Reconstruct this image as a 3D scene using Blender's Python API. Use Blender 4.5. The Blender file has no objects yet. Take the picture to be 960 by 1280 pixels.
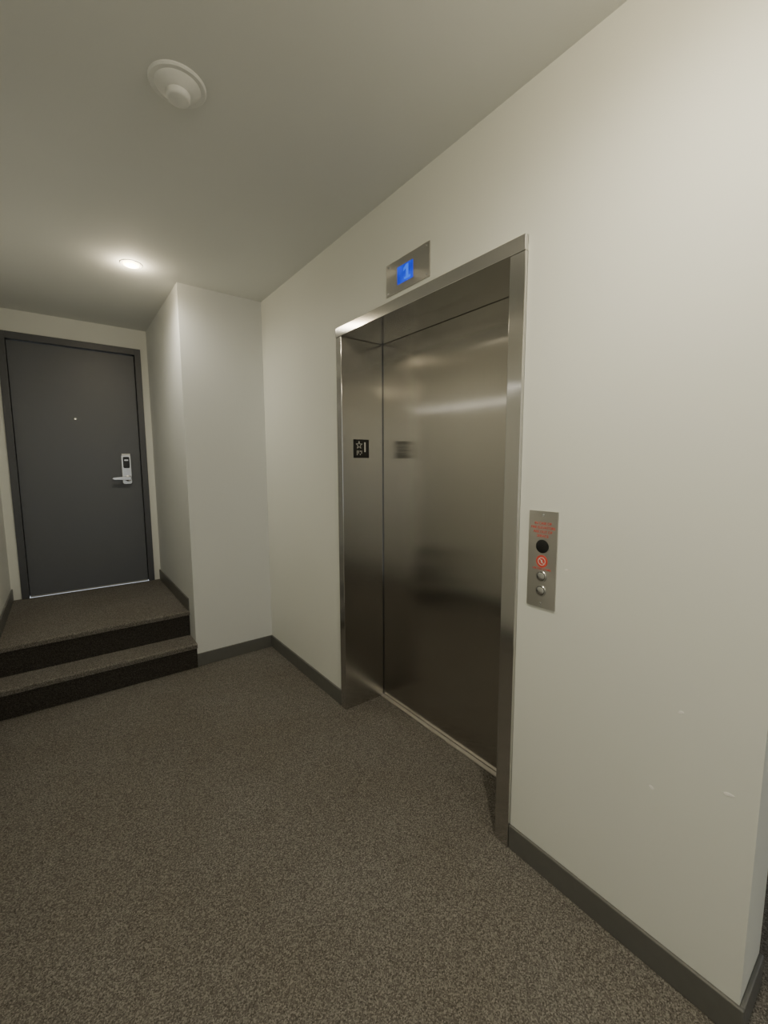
import bpy, bmesh, math, random
from mathutils import Matrix, Vector
random.seed(4)
SC = bpy.context.scene
COL = SC.collection
PI = math.pi

# ---------------------------------------------------------------- materials
def new_mat(name):
    m = bpy.data.materials.new(name); m.use_nodes = True
    nt = m.node_tree
    return m, nt, nt.nodes['Principled BSDF']

def plain(name, col, rough=0.5, metal=0.0, emit=None, estr=0.0, var=0.04, scale=30, evar=None):
    m, nt, b = new_mat(name)
    N, L = nt.nodes, nt.links
    tc = N.new('ShaderNodeTexCoord'); nz = N.new('ShaderNodeTexNoise'); nz.inputs['Scale'].default_value = scale
    L.new(tc.outputs['Object'], nz.inputs['Vector'])
    rp = N.new('ShaderNodeValToRGB')
    rp.color_ramp.elements[0].position = .3; rp.color_ramp.elements[1].position = .7
    rp.color_ramp.elements[0].color = (*[c * (1 - var) for c in col], 1)
    rp.color_ramp.elements[1].color = (*[min(1, c * (1 + var)) for c in col], 1)
    L.new(nz.outputs['Fac'], rp.inputs['Fac']); L.new(rp.outputs['Color'], b.inputs['Base Color'])
    b.inputs['Roughness'].default_value = rough; b.inputs['Metallic'].default_value = metal
    if emit:
        b.inputs['Emission Color'].default_value = (*emit, 1); b.inputs['Emission Strength'].default_value = estr
        if evar:
            r2 = N.new('ShaderNodeValToRGB')
            r2.color_ramp.elements[0].position = .3; r2.color_ramp.elements[1].position = .7
            r2.color_ramp.elements[0].color = (*emit, 1); r2.color_ramp.elements[1].color = (*evar, 1)
            L.new(nz.outputs['Fac'], r2.inputs['Fac']); L.new(r2.outputs['Color'], b.inputs['Emission Color'])
    return m

def paint(name, col, rough=0.55, bump=0.06, scale=260):
    m, nt, b = new_mat(name)
    N, L = nt.nodes, nt.links
    tc = N.new('ShaderNodeTexCoord')
    nz = N.new('ShaderNodeTexNoise'); nz.inputs['Scale'].default_value = 1.3; nz.inputs['Detail'].default_value = 3
    L.new(tc.outputs['Object'], nz.inputs['Vector'])
    rp = N.new('ShaderNodeValToRGB')
    rp.color_ramp.elements[0].position = .3; rp.color_ramp.elements[1].position = .7
    rp.color_ramp.elements[0].color = (*[c * .97 for c in col], 1); rp.color_ramp.elements[1].color = (*col, 1)
    L.new(nz.outputs['Fac'], rp.inputs['Fac']); L.new(rp.outputs['Color'], b.inputs['Base Color'])
    n2 = N.new('ShaderNodeTexNoise'); n2.inputs['Scale'].default_value = scale; n2.inputs['Detail'].default_value = 2
    L.new(tc.outputs['Object'], n2.inputs['Vector'])
    bp = N.new('ShaderNodeBump'); bp.inputs['Strength'].default_value = bump; bp.inputs['Distance'].default_value = .002
    L.new(n2.outputs['Fac'], bp.inputs['Height']); L.new(bp.outputs['Normal'], b.inputs['Normal'])
    b.inputs['Roughness'].default_value = rough
    return m

def steel(name, col, rough=.3, aniso=.75, grain=(700, 700, 2.0), var=.035):
    m, nt, b = new_mat(name)
    N, L = nt.nodes, nt.links
    tc = N.new('ShaderNodeTexCoord'); mp = N.new('ShaderNodeMapping'); mp.inputs['Scale'].default_value = grain
    L.new(tc.outputs['Object'], mp.inputs['Vector'])
    nz = N.new('ShaderNodeTexNoise'); nz.inputs['Scale'].default_value = 1.0; nz.inputs['Detail'].default_value = 3
    L.new(mp.outputs['Vector'], nz.inputs['Vector'])
    rp = N.new('ShaderNodeValToRGB')
    rp.color_ramp.elements[0].position = .25; rp.color_ramp.elements[1].position = .75
    rp.color_ramp.elements[0].color = (*[c * (1 - var) for c in col], 1); rp.color_ramp.elements[1].color = (*[min(1, c * (1 + var)) for c in col], 1)
    L.new(nz.outputs['Fac'], rp.inputs['Fac']); L.new(rp.outputs['Color'], b.inputs['Base Color'])
    mr = N.new('ShaderNodeMapRange'); mr.inputs['To Min'].default_value = rough - .015; mr.inputs['To Max'].default_value = rough + .015
    L.new(nz.outputs['Fac'], mr.inputs['Value']); L.new(mr.outputs['Result'], b.inputs['Roughness'])
    b.inputs['Metallic'].default_value = 1
    b.inputs['Anisotropic'].default_value = aniso
    tg = N.new('ShaderNodeTangent'); tg.direction_type = 'RADIAL'; tg.axis = 'Z'
    L.new(tg.outputs['Tangent'], b.inputs['Tangent'])
    return m

def carpet_mat(name, dark, mid, light):
    m, nt, b = new_mat(name)
    N, L = nt.nodes, nt.links
    tc = N.new('ShaderNodeTexCoord')
    vo = N.new('ShaderNodeTexVoronoi'); vo.inputs['Scale'].default_value = 320
    n1 = N.new('ShaderNodeTexNoise'); n1.inputs['Scale'].default_value = 170; n1.inputs['Detail'].default_value = 4; n1.inputs['Roughness'].default_value = .7
    n3 = N.new('ShaderNodeTexNoise'); n3.inputs['Scale'].default_value = 2.2; n3.inputs['Detail'].default_value = 4
    for n in (vo, n1, n3): L.new(tc.outputs['Object'], n.inputs['Vector'])
    sep = N.new('ShaderNodeSeparateColor'); L.new(vo.outputs['Color'], sep.inputs['Color'])
    mx = N.new('ShaderNodeMix'); mx.data_type = 'FLOAT'; mx.inputs[0].default_value = .55
    L.new(sep.outputs['Red'], mx.inputs[2]); L.new(n1.outputs['Fac'], mx.inputs[3])
    rp = N.new('ShaderNodeValToRGB')
    e = rp.color_ramp.elements
    e[0].position = .25; e[0].color = (*dark, 1); e[1].position = .78; e[1].color = (*light, 1)
    k = e.new(.52); k.color = (*mid, 1)
    L.new(mx.outputs[0], rp.inputs['Fac'])
    m2 = N.new('ShaderNodeMix'); m2.data_type = 'RGBA'; m2.blend_type = 'MULTIPLY'; m2.inputs[0].default_value = 1
    r3 = N.new('ShaderNodeValToRGB'); r3.color_ramp.elements[0].position = .3; r3.color_ramp.elements[1].position = .7
    r3.color_ramp.elements[0].color = (.88, .85, .81, 1); r3.color_ramp.elements[1].color = (1.0, 1.0, 1.0, 1)
    L.new(n3.outputs['Fac'], r3.inputs['Fac'])
    L.new(rp.outputs['Color'], m2.inputs[6]); L.new(r3.outputs['Color'], m2.inputs[7])
    L.new(m2.outputs[2], b.inputs['Base Color'])
    bp = N.new('ShaderNodeBump'); bp.inputs['Strength'].default_value = .4; bp.inputs['Distance'].default_value = .003
    L.new(mx.outputs[0], bp.inputs['Height']); L.new(bp.outputs['Normal'], b.inputs['Normal'])
    b.inputs['Roughness'].default_value = .95
    b.inputs['Specular IOR Level'].default_value = .15
    return m

M = dict(
    wall=paint('wall_paint', (.77, .785, .745)),
    wall_cool_lit=paint('wall_paint_cool_lit', (.71, .73, .73)),  # wall paint with the cool daylight on the pier put into its colour
    ceil=paint('ceiling_paint', (.74, .755, .74), rough=.8, bump=.12, scale=120),
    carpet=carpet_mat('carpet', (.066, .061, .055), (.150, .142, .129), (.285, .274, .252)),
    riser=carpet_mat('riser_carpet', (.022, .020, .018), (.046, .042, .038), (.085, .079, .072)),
    base=plain('baseboard_rubber', (.125, .125, .116), .42),
    steel=steel('brushed_steel', (.475, .455, .42), .165, 1.0),
    steel_frame=steel('frame_steel', (.59, .58, .565), .16, 1.0),
    steel_plate=steel('plate_steel', (.56, .55, .53), .3),
    chrome=plain('satin_chrome', (.62, .62, .62), .25, 1),
    dull=plain('button_steel', (.50, .49, .47), .3, 1),
    alu=plain('sill_aluminium', (.74, .72, .68), .35, 1),
    thresh=plain('threshold_paint', (.30, .30, .29), .6),
    door=paint('door_paint', (.112, .120, .138), .42, .04),
    dframe=paint('door_frame_paint', (.080, .084, .096), .40, .03),
    black=plain('black_plastic', (.008, .008, .009), .3),
    white=plain('white_plastic', (.77, .78, .77), .45),
    red=plain('red_ink', (.60, .07, .05), .5),
    silver_ink=plain('sign_raised', (.68, .68, .66), .5),
    screen=plain('blue_screen', (.003, .01, .12), .3, 0, (.002, .02, .55), 1.0, scale=14, evar=(.005, .07, 1.0)),
    digit=plain('screen_digit', (.02, .08, .3), .4, 0, (.02, .14, 1.0), 1.15),
    lamp=plain('lamp_diffuser', (.9, .85, .7), .5, 0, (1.0, .72, .36), 18),
    bar=plain('streak_bar_glow', (.9, .88, .8), .5, 0, (1.0, .95, .85), 5.5),  # glow of the added bar behind the streak on the lift steel
    chip=plain('bare_plaster', (.95, .94, .92), .8),
    winframe=plain('window_frame_paint', (.3, .3, .31), .4),
)

# ---------------------------------------------------------------- mesh helpers
def box(bm, x0, x1, y0, y1, z0, z1):
    v = [bm.verts.new(p) for p in ((x0,y0,z0),(x1,y0,z0),(x1,y1,z0),(x0,y1,z0),(x0,y0,z1),(x1,y0,z1),(x1,y1,z1),(x0,y1,z1))]
    for f in ((0,3,2,1),(4,5,6,7),(0,1,5,4),(1,2,6,5),(2,3,7,6),(3,0,4,7)):
        bm.faces.new([v[i] for i in f])

def lathe(bm, prof, seg=48, c=(0,0,0)):
    rings = []
    for r, z in prof:
        if r < 1e-6: rings.append([bm.verts.new((c[0], c[1], c[2] + z))])
        else: rings.append([bm.verts.new((c[0] + r*math.cos(2*PI*i/seg), c[1] + r*math.sin(2*PI*i/seg), c[2] + z)) for i in range(seg)])
    for A, B in zip(rings, rings[1:]):
        for i in range(seg):
            j = (i + 1) % seg
            if len(A) == 1 and len(B) == 1: continue
            if len(A) == 1: bm.faces.new((A[0], B[i], B[j]))
            elif len(B) == 1: bm.faces.new((A[i], A[j], B[0]))
            else: bm.faces.new((A[i], A[j], B[j], B[i]))

def prism(bm, pts, z0, z1, f=lambda x, y, z: (x, y, z)):
    a = [bm.verts.new(f(x, y, z0)) for x, y in pts]; b = [bm.verts.new(f(x, y, z1)) for x, y in pts]
    n = len(pts)
    bm.faces.new(a[::-1]); bm.faces.new(b)
    for i in range(n):
        j = (i + 1) % n
        bm.faces.new((a[i], a[j], b[j], b[i]))

def rrect(w, h, r, cx=0, cy=0, seg=6):
    pts = []
    for sx, sy, a0 in ((1,1,0), (-1,1,90), (-1,-1,180), (1,-1,270)):
        for k in range(seg + 1):
            a = math.radians(a0 + 90*k/seg)
            pts.append((cx + sx*(w/2 - r) + r*math.cos(a), cy + sy*(h/2 - r) + r*math.sin(a)))
    return pts

def obj(name, bm, mat, parent=None, bevel=0, smooth=False, seg=2):
    bmesh.ops.recalc_face_normals(bm, faces=bm.faces[:])
    me = bpy.data.meshes.new(name); bm.to_mesh(me); bm.free()
    me.materials.append(mat)
    o = bpy.data.objects.new(name, me); COL.objects.link(o)
    if parent: o.parent = parent
    if smooth:
        for p in me.polygons: p.use_smooth = True
        try: me.set_sharp_from_angle(angle=math.radians(40))
        except Exception: pass
    if bevel:
        b = o.modifiers.new('bevel', 'BEVEL'); b.width = bevel; b.segments = seg; b.limit_method = 'ANGLE'; b.angle_limit = math.radians(40)
    return o

def bobj(name, boxes, mat, parent=None, bevel=0):
    bm = bmesh.new()
    for bx in boxes: box(bm, *bx)
    return obj(name, bm, mat, parent, bevel)

def text_obj(name, s, size, mat, parent, at, depth=.0006, bold=0):
    cu = bpy.data.curves.new(name, 'FONT'); cu.body = s; cu.size = size; cu.extrude = depth; cu.offset = bold
    cu.align_x = 'CENTER'; cu.align_y = 'CENTER'
    t = bpy.data.objects.new(name + '_tmp', cu); COL.objects.link(t)
    dg = bpy.context.evaluated_depsgraph_get(); dg.update()
    me = bpy.data.meshes.new_from_object(t.evaluated_get(dg)); me.name = name
    bpy.data.objects.remove(t)
    me.materials.clear(); me.materials.append(mat)
    me.transform(Matrix.Translation(at))
    o = bpy.data.objects.new(name, me); COL.objects.link(o); o.parent = parent
    return o

def tag(o, label, cat, group=None):
    o['label'] = label; o['category'] = cat
    if group: o['group'] = group
    return o

def thing(name, label, cat, origin, right=(1,0,0), up=(0,1,0), group=None):
    o = bpy.data.objects.new(name, None); o.empty_display_size = .1; COL.objects.link(o)
    r = Vector(right); u = Vector(up); n = r.cross(u)
    m = Matrix.Identity(4)
    for i in range(3): m[i][0] = r[i]; m[i][1] = u[i]; m[i][2] = n[i]; m[i][3] = origin[i]
    o.matrix_world = m
    return tag(o, label, cat, group)

def struct(o, label=None, cat=None):
    o['kind'] = 'structure'
    if label: o['label'] = label; o['category'] = cat
    return o

# ---------------------------------------------------------------- dimensions (metres)
HC = 2.624                     # ceiling
YC, XC, YD = 3.122, -.566, 4.394      # pier front, pier side, apartment door wall
XL = -1.632                    # wall left of the landing
YE = .19                       # free end of the lift wall
WT = .19                       # thickness of the lift wall at its free end
Y1, Y2, HT = .866, 2.051, 2.168       # lift frame
S1, S2 = .180, .371            # step heights
BB, BT = .0925, .011           # baseboard
YF = -3.2                      # wall behind the viewer
G = .024                       # strip of the wall next to the lift casing, kept as its own object

# ---------------------------------------------------------------- setting
struct(bobj('floor', [(XL - .15, 3.35, YF - .15, 4.6, -.1, 0)], M['carpet']), 'dark grey brown tweed carpet covering the hallway floor', 'floor')
struct(bobj('ceiling', [(XL - .15, 3.35, YF - .15, 4.6, HC, HC + .1)], M['ceil']), 'plain off white hallway ceiling', 'ceiling')
wr = struct(bobj('wall_right', [(0, WT, YE, Y1 - G, 0, HC)], M['wall']), 'white wall carrying the steel call button plate', 'wall')
struct(bobj('wall_lintel', [(0, .25, Y1, Y2, HT + G, HC)], M['wall']), 'white wall above the elevator frame', 'wall')
struct(bobj('wall_middle', [(0, .25, Y2 + G, YC, 0, HC)], M['wall']), 'white wall between elevator frame and pale boxed corner', 'wall')
struct(bobj('wall_strip_1', [(0, WT, Y1 - G, Y1, 0, HC), (0, .25, Y2, Y2 + G, 0, HC), (0, .25, Y1, Y2, HT, HT + G)], M['wall']), 'strip of the white wall around the elevator frame', 'wall_strip')  # part of the lift wall, split off around the casing
struct(bobj('wall_pier', [(XC, .25, YC, YD + .2, 0, HC)], M['wall_cool_lit']), 'boxed out wall corner, grey for the cool daylight on it, beside the carpeted steps', 'wall')
struct(bobj('wall_back', [(XL, -1.57, YD, YD + .15, 0, HC), (-.62, XC, YD, YD + .15, 0, HC), (-1.57, -.62, YD, YD + .15, S2 + 2.087, HC)], M['wall']),
       'narrow white wall around the dark grey door', 'wall')
struct(bobj('wall_left', [(XL - .15, XL, YF, YD + .15, 0, HC)], M['wall']), 'white wall left of the steps', 'wall')
struct(bobj('wall_front', [(XL, -1.45, YF - .15, YF, 0, HC), (-.05, .4, YF - .15, YF, 0, HC), (-1.45, -.05, YF - .15, YF, 0, .5), (-1.45, -.05, YF - .15, YF, 2.4, HC),
       (.4, .55, YF, -1.4, 0, HC), (.55, 3.2, -1.55, -1.4, 0, HC)], M['wall']), 'white wall behind the viewer', 'wall')
struct(bobj('wall_recess', [(WT, 3.2, .70, .80, 0, HC), (3.2, 3.35, -1.4, -1.2, 0, HC), (3.2, 3.35, -.1, .80, 0, HC), (3.2, 3.35, -1.2, -.1, 0, .6), (3.2, 3.35, -1.2, -.1, 2.3, HC)], M['dframe']),
       'recess wall coloured dark for the unlit space beyond the white wall', 'wall')  # dark paint stands in for the shade of the unlit recess
struct(bobj('fill_window_1', [(-1.45, -1.40, YF - .1, YF - .04, .5, 2.4), (-.10, -.05, YF - .1, YF - .04, .5, 2.4), (-1.40, -.10, YF - .1, YF - .04, .5, .55),
       (-1.40, -.10, YF - .1, YF - .04, 2.35, 2.4), (-.77, -.73, YF - .09, YF - .05, .55, 2.35)], M['winframe']), 'added unseen window behind the viewer that lets in daylight fill', 'window')  # added window, unseen, so daylight can brighten the hallway
struct(bobj('fill_window_2', [(3.2, 3.26, -1.2, -1.15, .6, 2.3), (3.2, 3.26, -.15, -.1, .6, 2.3), (3.2, 3.26, -1.15, -.15, .6, .65), (3.2, 3.26, -1.15, -.15, 2.25, 2.3)], M['winframe']),
       'added unseen window in the side passage that cools the wall end', 'window')  # added window, unseen, for a little cool light on the wall end

# bare plaster chips on the wall
def chip(y, z, r, ang):
    bm = bmesh.new(); n = 9
    pts = []
    for i in range(n):
        a = 2*PI*i/n; rr = r*(.6 + .5*random.random())
        u, v = rr*1.5*math.cos(a), rr*.7*math.sin(a)
        pts.append((u*math.cos(ang) - v*math.sin(ang), u*math.sin(ang) + v*math.cos(ang)))
    a = [bm.verts.new((-.0008, y - p, z + q)) for p, q in pts]; c = [bm.verts.new((.0005, y - p, z + q)) for p, q in pts]
    bm.faces.new(a)
    for i in range(n): bm.faces.new((a[i], a[(i+1) % n], c[(i+1) % n], c[i]))
    obj('paint_chip', bm, M['chip'], wr)
chip(.359, .783, .006, .5); chip(.414, .535, .006, -.6); chip(.247, .623, .0075, .2); chip(.69, 1.10, .004, .1)

# baseboards
def baseb(name, b, label): struct(bobj(name, [b], M['base'], None, .003), label, 'baseboard')
baseb('baseboard_right', (-BT, 0, YE - BT, Y1, 0, BB), 'dark grey rubber baseboard under the call button plate')
baseb('baseboard_middle', (-BT, 0, Y2, YC, 0, BB), 'dark grey rubber baseboard between elevator frame and pale corner')
baseb('baseboard_pier', (XC, -BT, YC - BT, YC, 0, BB), 'dark grey rubber baseboard along the front of the pale corner')
baseb('baseboard_landing', (XC - BT, XC, 3.275, YD, S2, S2 + BB), 'dark grey baseboard on the landing right of the door')
baseb('baseboard_left', (XL, XL + BT, 3.275, YD, S2, S2 + BB), 'dark grey baseboard on the landing left of the door')
baseb('baseboard_return', (0, WT, YE - BT, YE, 0, BB), 'dark baseboard turning the corner at the right edge')
baseb('baseboard_hall', (XL, XL + BT, YF, 3.08, 0, BB), 'dark grey baseboard along the left hallway wall')

# ---------------------------------------------------------------- steps
st = thing('steps', 'two carpeted steps with dark risers leading up to the grey door', 'steps', (0, 0, 0))
YN, YM = 3.27, 3.085
def tread(y0, y1, z, x1):
    bm = bmesh.new(); t = .034
    prof = [(y1, z), (y0 + .012, z)]
    for k in range(1, 7):
        a = PI/2*k/6; prof.append((y0 + .012 - .012*math.sin(a), z - .012 + .012*math.cos(a)))
    prof += [(y0, z - t), (y1, z - t)]
    A = [bm.verts.new((XL, y, q)) for y, q in prof]; B = [bm.verts.new((x1, y, q)) for y, q in prof]
    bm.faces.new(A); bm.faces.new(B[::-1])
    for i in range(len(prof)):
        j = (i + 1) % len(prof); bm.faces.new((A[i], A[j], B[j], B[i]))
    return obj('tread', bm, M['carpet'], st)
tread(YM, YN + .05, S1, XC); tread(YN, YD, S2, XC)
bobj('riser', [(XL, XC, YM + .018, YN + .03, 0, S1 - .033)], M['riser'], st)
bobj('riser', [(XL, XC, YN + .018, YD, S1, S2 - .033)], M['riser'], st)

# ---------------------------------------------------------------- apartment door
dr = thing('door_1', 'dark grey flush apartment door at the top of the steps', 'door', (-1.095, YD, S2), (1,0,0), (0,0,1))
dr['kind'] = 'structure'
HW = .425; DH = 2.03
bm = bmesh.new()
fo, ft = HW + .05, 2.087
for s in (-1, 1):
    a0, a1 = sorted((s*(HW + .003), s*fo)); box(bm, a0, a1, 0, ft, -.12, .014)
    a0, a1 = sorted((s*(HW - .014), s*(HW + .003))); box(bm, a0, a1, 0, DH + .004, -.12, -.072)
box(bm, -HW - .003, HW + .003, DH + .004, ft, -.12, .014)
obj('door_frame', bm, M['dframe'], dr, .002)
leaf = bobj('door_leaf', [(-HW, HW, .009, DH, -.07, -.026)], M['door'], dr, .0015)
bobj('threshold', [(-HW, HW, -.003, .0088, -.12, -.022)], M['thresh'], dr, .0015)
bm = bmesh.new(); lathe(bm, [(.011, -.026), (.011, -.021), (.007, -.019), (.006, -.023), (0, -.023)], 24, (-.03, 1.456, 0))
obj('peephole', bm, M['chrome'], dr, 0, True)
bm = bmesh.new(); prism(bm, rrect(.074, .265, .02, .312, 1.035), -.026, -.004)
lk = obj('door_lock', bm, M['chrome'], dr, .003)
bm = bmesh.new(); prism(bm, rrect(.050, .10, .012, .312, 1.095), -.004, .003); obj('card_reader', bm, M['black'], lk, .002)
bobj('label_strip', [(.28, .344, 1.157, 1.172, -.004, .001)], M['white'], lk)
bm = bmesh.new(); prism(bm, rrect(.03, .012, .003, .312, 1.115), .003, .0045); obj('reader_light', bm, M['chrome'], lk)
bm = bmesh.new(); lathe(bm, [(.028, -.005), (.028, .006), (.014, .010), (.014, .048), (0, .048)], 24, (.318, .955, 0))
prism(bm, [(.337, .970), (.337, .940), (.27, .941), (.205, .945), (.192, .955), (.205, .965), (.27, .969)], .034, .052)
obj('lever_handle', bm, M['chrome'], lk, .002, True)

# ---------------------------------------------------------------- elevator entrance
el = thing('elevator_entrance', 'brushed stainless steel elevator doorway with closed door', 'elevator', (0, (Y1 + Y2)/2, 0))
yo = (Y1 + Y2)/2
JW, FX, DP = .052, -.014, .262
RB = .026                      # the casing behind the wall face is narrower than its front flange
a0, a1 = Y2 - JW - yo, Y2 - yo
bm = bmesh.new(); prism(bm, [(FX, a0), (DP, a0), (DP, a1 - RB), (0, a1 - RB), (0, a1), (FX, a1)], 0, HT - .05); obj('jamb', bm, M['steel_frame'], el, .0025)
a0, a1 = Y1 - yo, Y1 + .06 - yo
bm = bmesh.new(); prism(bm, [(FX, a0), (0, a0), (0, a0 + RB), (DP, a0 + RB), (DP, a1), (FX, a1)], 0, HT - .05); obj('jamb', bm, M['steel_frame'], el, .0025)
bm = bmesh.new(); prism(bm, [(FX - .002, HT - .05), (DP, HT - .05), (DP, HT - RB), (0, HT - RB), (0, HT), (FX - .002, HT)], Y1 - yo, Y2 - yo, lambda x, y, z: (x, z, y))
obj('header', bm, M['steel_frame'], el, .0025)
bobj('door_panel', [(DP + .004, DP + .04, Y1 + .03 - yo, Y2 - .03 - yo, .008, HT - .03)], M['steel'], el, .002)
bobj('door_sill', [(DP - .018, DP + .004, Y1 + .06 - yo, Y2 - JW - yo, 0, .007)], M['alu'], el, .0015)

# ---------------------------------------------------------------- floor indicator above the elevator
fi = thing('floor_indicator', 'steel plate with small lit blue screen above the elevator frame', 'indicator', (0, 1.468, 2.264), (0,-1,0), (0,0,1))
bm = bmesh.new(); prism(bm, rrect(.287, .137, .002), 0, .005); obj('face_plate', bm, M['steel_plate'], fi, .001)
bm = bmesh.new(); prism(bm, rrect(.104, .072, .002, -.010, -.002), .005, .0062); sc = obj('screen', bm, M['screen'], fi)
bm = bmesh.new()
prism(bm, [(-.015, -.030), (.027, -.030), (.027, -.021), (.013, -.021), (.013, .028), (-.001, .028), (-.019, .016), (-.019, .006), (-.002, .014), (-.002, -.021), (-.015, -.021)], .0062, .007)
obj('digit', bm, M['digit'], sc)
for sx in (-.125, .125):
    for sy in (-.055, .055):
        bm = bmesh.new(); lathe(bm, [(.0045, .005), (.004, .0065), (0, .007)], 16, (sx, sy, 0)); obj('screw', bm, M['chrome'], fi, 0, True)

# ---------------------------------------------------------------- tactile sign on the jamb
fs = thing('floor_sign', 'small square black floor sign with star and numeral on elevator jamb', 'sign', (.111, Y2 - JW, 1.525), (1,0,0), (0,0,1))
bm = bmesh.new(); prism(bm, rrect(.104, .104, .003), 0, .003); obj('sign_plate', bm, M['black'], fs, .0006)
bm = bmesh.new()
o_, i_ = [], []
for k in range(10):
    a = PI/2 + k*PI/5; r = .024 if k % 2 == 0 else .0098
    o_.append((-.016 + r*math.cos(a), .020 + r*math.sin(a))); r -= .0062 if k % 2 == 0 else .0027
    i_.append((-.016 + r*math.cos(a), .020 + r*math.sin(a)))
for k in range(10):
    j = (k + 1) % 10; prism(bm, [o_[k], o_[j], i_[j], i_[k]], .003, .0042)
obj('star', bm, M['silver_ink'], fs)
text_obj('digit', '1', .078, M['silver_ink'], fs, (.024, .006, .0036), .0006, .0006)
bm = bmesh.new()
for dx, dy in ((-.029,-.014),(-.029,-.023),(-.020,-.023),(-.008,-.014),(.001,-.023),(-.008,-.032),(-.029,-.032),(-.020,-.014),(.001,-.014)):
    lathe(bm, [(.0033, .003), (.0025, .0044), (0, .005)], 10, (dx, dy, 0))
obj('braille', bm, M['silver_ink'], fs)

# ---------------------------------------------------------------- hall call plate
cp = thing('call_plate', 'vertical steel call button plate on the wall right of the elevator', 'button panel', (0, .774, 1.1175), (0,-1,0), (0,0,1))
bm = bmesh.new(); prism(bm, rrect(.104, .325, .002), 0, .0045); obj('face_plate', bm, M['steel_plate'], cp, .001)
for q in (.148, -.148):
    bm = bmesh.new(); lathe(bm, [(.0045, .0045), (.004, .006), (0, .0065)], 16, (0, q, 0)); obj('screw', bm, M['chrome'], cp, 0, True)
for s, sz, q in (('IN CASE OF', .0120, .121), ('FIRE ELEVATORS', .0120, .107), ('ARE OUT OF', .0120, .093), ('SERVICE', .0120, .079)):
    text_obj('lettering', s, sz, M['red'], cp, (0, q, .005), .0005, 0)
bm = bmesh.new(); lathe(bm, [(.0225, .0045), (.0225, .0065), (.020, .0075), (0, .0075)], 32, (0, .045, 0)); obj('black_lens', bm, M['black'], cp, 0, True)
bm = bmesh.new(); lathe(bm, [(.021, .0045), (.021, .0055), (0, .0055)], 32, (0, -.005, 0)); sg = obj('fire_symbol', bm, M['red'], cp)
bm = bmesh.new()
for k in range(24):
    a0, a1 = 2*PI*k/24, 2*PI*(k + 1)/24
    prism(bm, [(.0135*math.cos(a0), -.005 + .0135*math.sin(a0)), (.0135*math.cos(a1), -.005 + .0135*math.sin(a1)), (.0118*math.cos(a1), -.005 + .0118*math.sin(a1)), (.0118*math.cos(a0), -.005 + .0118*math.sin(a0))], .0055, .006)
prism(bm, [(-.0085, .0026), (-.0075, .0036), (.0085, -.0126), (.0075, -.0136)], .0055, .006)
prism(bm, [(-.002, .000), (.002, .000), (.002, -.010), (-.002, -.010)], .0055, .006)
obj('symbol_lines', bm, M['white'], sg)
text_obj('lettering', 'USE EXIT STAIRS', .0092, M['red'], cp, (0, -.031, .005), .0005, 0)
for q in (-.056, -.105):
    bm = bmesh.new(); lathe(bm, [(.0195, .0045), (.0195, .007), (.0182, .0085), (.0155, .0085), (.0155, .005)], 32, (0, q, 0)); rg = obj('button', bm, M['dull'], cp, 0, True)
    bm = bmesh.new(); lathe(bm, [(.0155, .0048), (.0155, .0056), (.0, .0056)], 32, (0, q, 0)); obj('button_gap', bm, M['black'], rg)
    bm = bmesh.new(); lathe(bm, [(.0138, .0056), (.0138, .0085), (.0128, .0092), (0, .0092)], 32, (0, q, 0)); obj('button_cap', bm, M['chrome'], rg, 0, True)

# ---------------------------------------------------------------- smoke detector
sd = thing('smoke_detector', 'round white smoke detector on the ceiling', 'smoke detector', (-.874, 1.558, HC), (1,0,0), (0,-1,0))
bm = bmesh.new(); lathe(bm, [(.084, 0), (.084, .004), (.080, .008), (.0, .008)], 64); obj('mounting_base', bm, M['white'], sd, 0, True)
bm = bmesh.new(); lathe(bm, [(.068, .007), (.062, .013), (.052, .020), (.043, .025), (.037, .0275), (0, .0275)], 64); obj('housing', bm, M['white'], sd, 0, True)
bm = bmesh.new(); lathe(bm, [(.036, .027), (.0352, .038), (.033, .043), (.028, .0455), (0, .046)], 64); obj('sensor_head', bm, M['white'], sd, 0, True)

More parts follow.
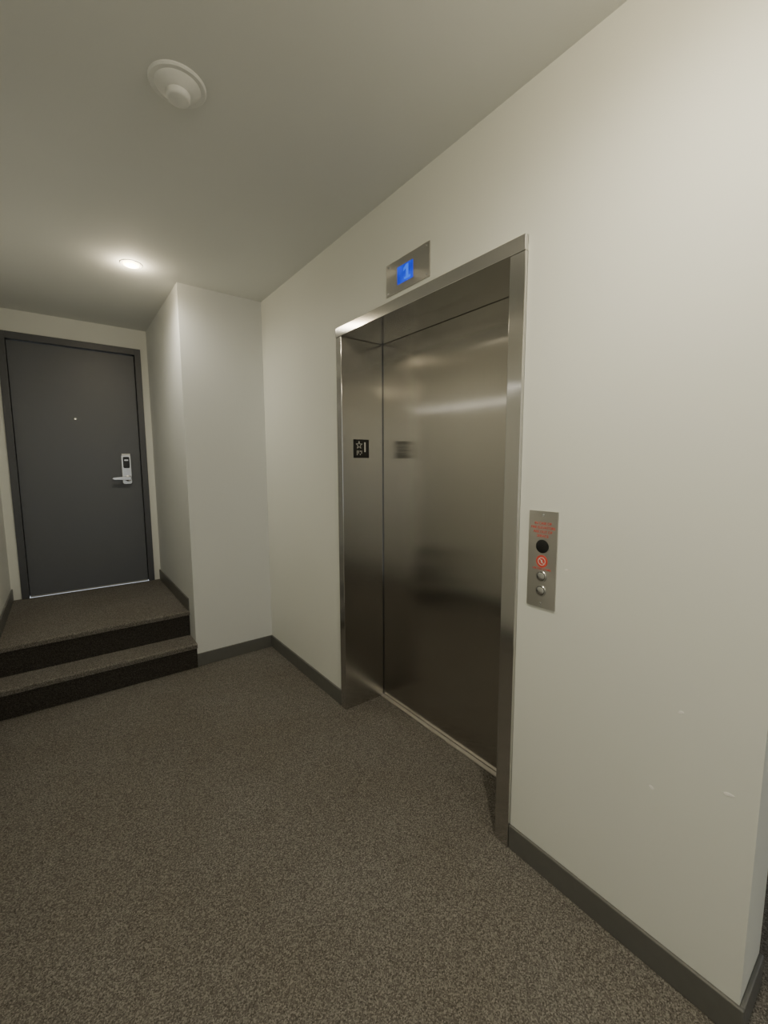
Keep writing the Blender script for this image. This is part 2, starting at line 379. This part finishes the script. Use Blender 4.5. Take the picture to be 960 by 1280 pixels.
# ---------------------------------------------------------------- downlights
def downlight(x, y, label, watts, glow, drop=.045, col=(1, .93, .745)):
    t = thing('downlight', label, 'ceiling light', (x, y, HC), (1,0,0), (0,-1,0))
    bm = bmesh.new(); lathe(bm, [(.058, 0), (.057, .003), (.050, .004), (.044, .002)], 48); obj('trim_ring', bm, M['white'], t, 0, True)
    bm = bmesh.new(); lathe(bm, [(.044, .0015), (.040, .009), (.022, .016), (0, .018)], 48); obj('bulb', bm, M['lamp'], t, 0, True)
    ld = bpy.data.lights.new('downlight_lamp', 'SPOT'); ld.energy = watts; ld.color = col
    ld.spot_size = math.radians(174); ld.spot_blend = 1.0; ld.shadow_soft_size = .045
    lo = bpy.data.objects.new('downlight_lamp', ld); COL.objects.link(lo); lo.location = (x, y, HC - .04)
    ld = bpy.data.lights.new('downlight_glow', 'POINT'); ld.energy = glow; ld.color = (1, .84, .56); ld.shadow_soft_size = .02
    lo = bpy.data.objects.new('downlight_glow', ld); COL.objects.link(lo); lo.location = (x, y, HC - drop)
    return t
downlight(-.835, 3.01, 'small round lit downlight in the ceiling above the steps', 29, 3.2)
downlight(-.62, .25, 'round lit downlight above the viewer near the elevator wall', 56, 11, .10)
downlight(-.80, -1.9, 'added unseen downlight behind the viewer to brighten the hallway', 45, 12, .10)  # added lamp out of view, gives the hallway more light

sn = thing('streak_bar', 'added unseen glowing bar that draws the streak on the elevator steel', 'added glow bar', (XL, 2.75, 2.035), (0,1,0), (0,0,1))  # bar added for its reflected streak on the lift door
bobj('back_plate', [(-.92, .92, -.008, .008, 0, .02)], M['white'], sn, .003)
bobj('glow_strip', [(-.90, .90, -.005, .005, .02, .026)], M['bar'], sn, .002)

def daylight(loc, rot, sx, sy, watts, col):  # area lamps added outside the unseen windows to fill the hallway
    al = bpy.data.lights.new('fill_daylight', 'AREA'); al.shape = 'RECTANGLE'; al.size = sx; al.size_y = sy; al.energy = watts; al.color = col
    ao = bpy.data.objects.new('fill_daylight', al); COL.objects.link(ao); ao.location = loc; ao.rotation_euler = rot
daylight((-.75, YF - .25, 1.45), (PI/2, 0, PI), 1.4, 1.9, 240, (.895, .965, 1))
daylight((3.45, -.65, 1.45), (PI/2, 0, PI/2), 1.1, 1.7, 7, (.72, .86, 1))

w = bpy.data.worlds.new('World'); SC.world = w; w.use_nodes = True
w.node_tree.nodes['Background'].inputs['Color'].default_value = (.70, .78, .87, 1)
w.node_tree.nodes['Background'].inputs['Strength'].default_value = 1.3

# ---------------------------------------------------------------- camera
cd = bpy.data.cameras.new('camera'); cam = bpy.data.objects.new('camera', cd); COL.objects.link(cam)
cd.sensor_fit = 'VERTICAL'; cd.sensor_height = 36; cd.lens = 527.2/1280*36; cd.clip_start = .02
R = Matrix.Rotation(math.radians(-37.29), 4, 'Z') @ Matrix.Rotation(math.radians(90 - 6.26), 4, 'X') @ Matrix.Rotation(math.radians(-.21), 4, 'Z')
cam.matrix_world = Matrix.Translation((-1.25, 0, 1.429)) @ R
SC.camera = cam
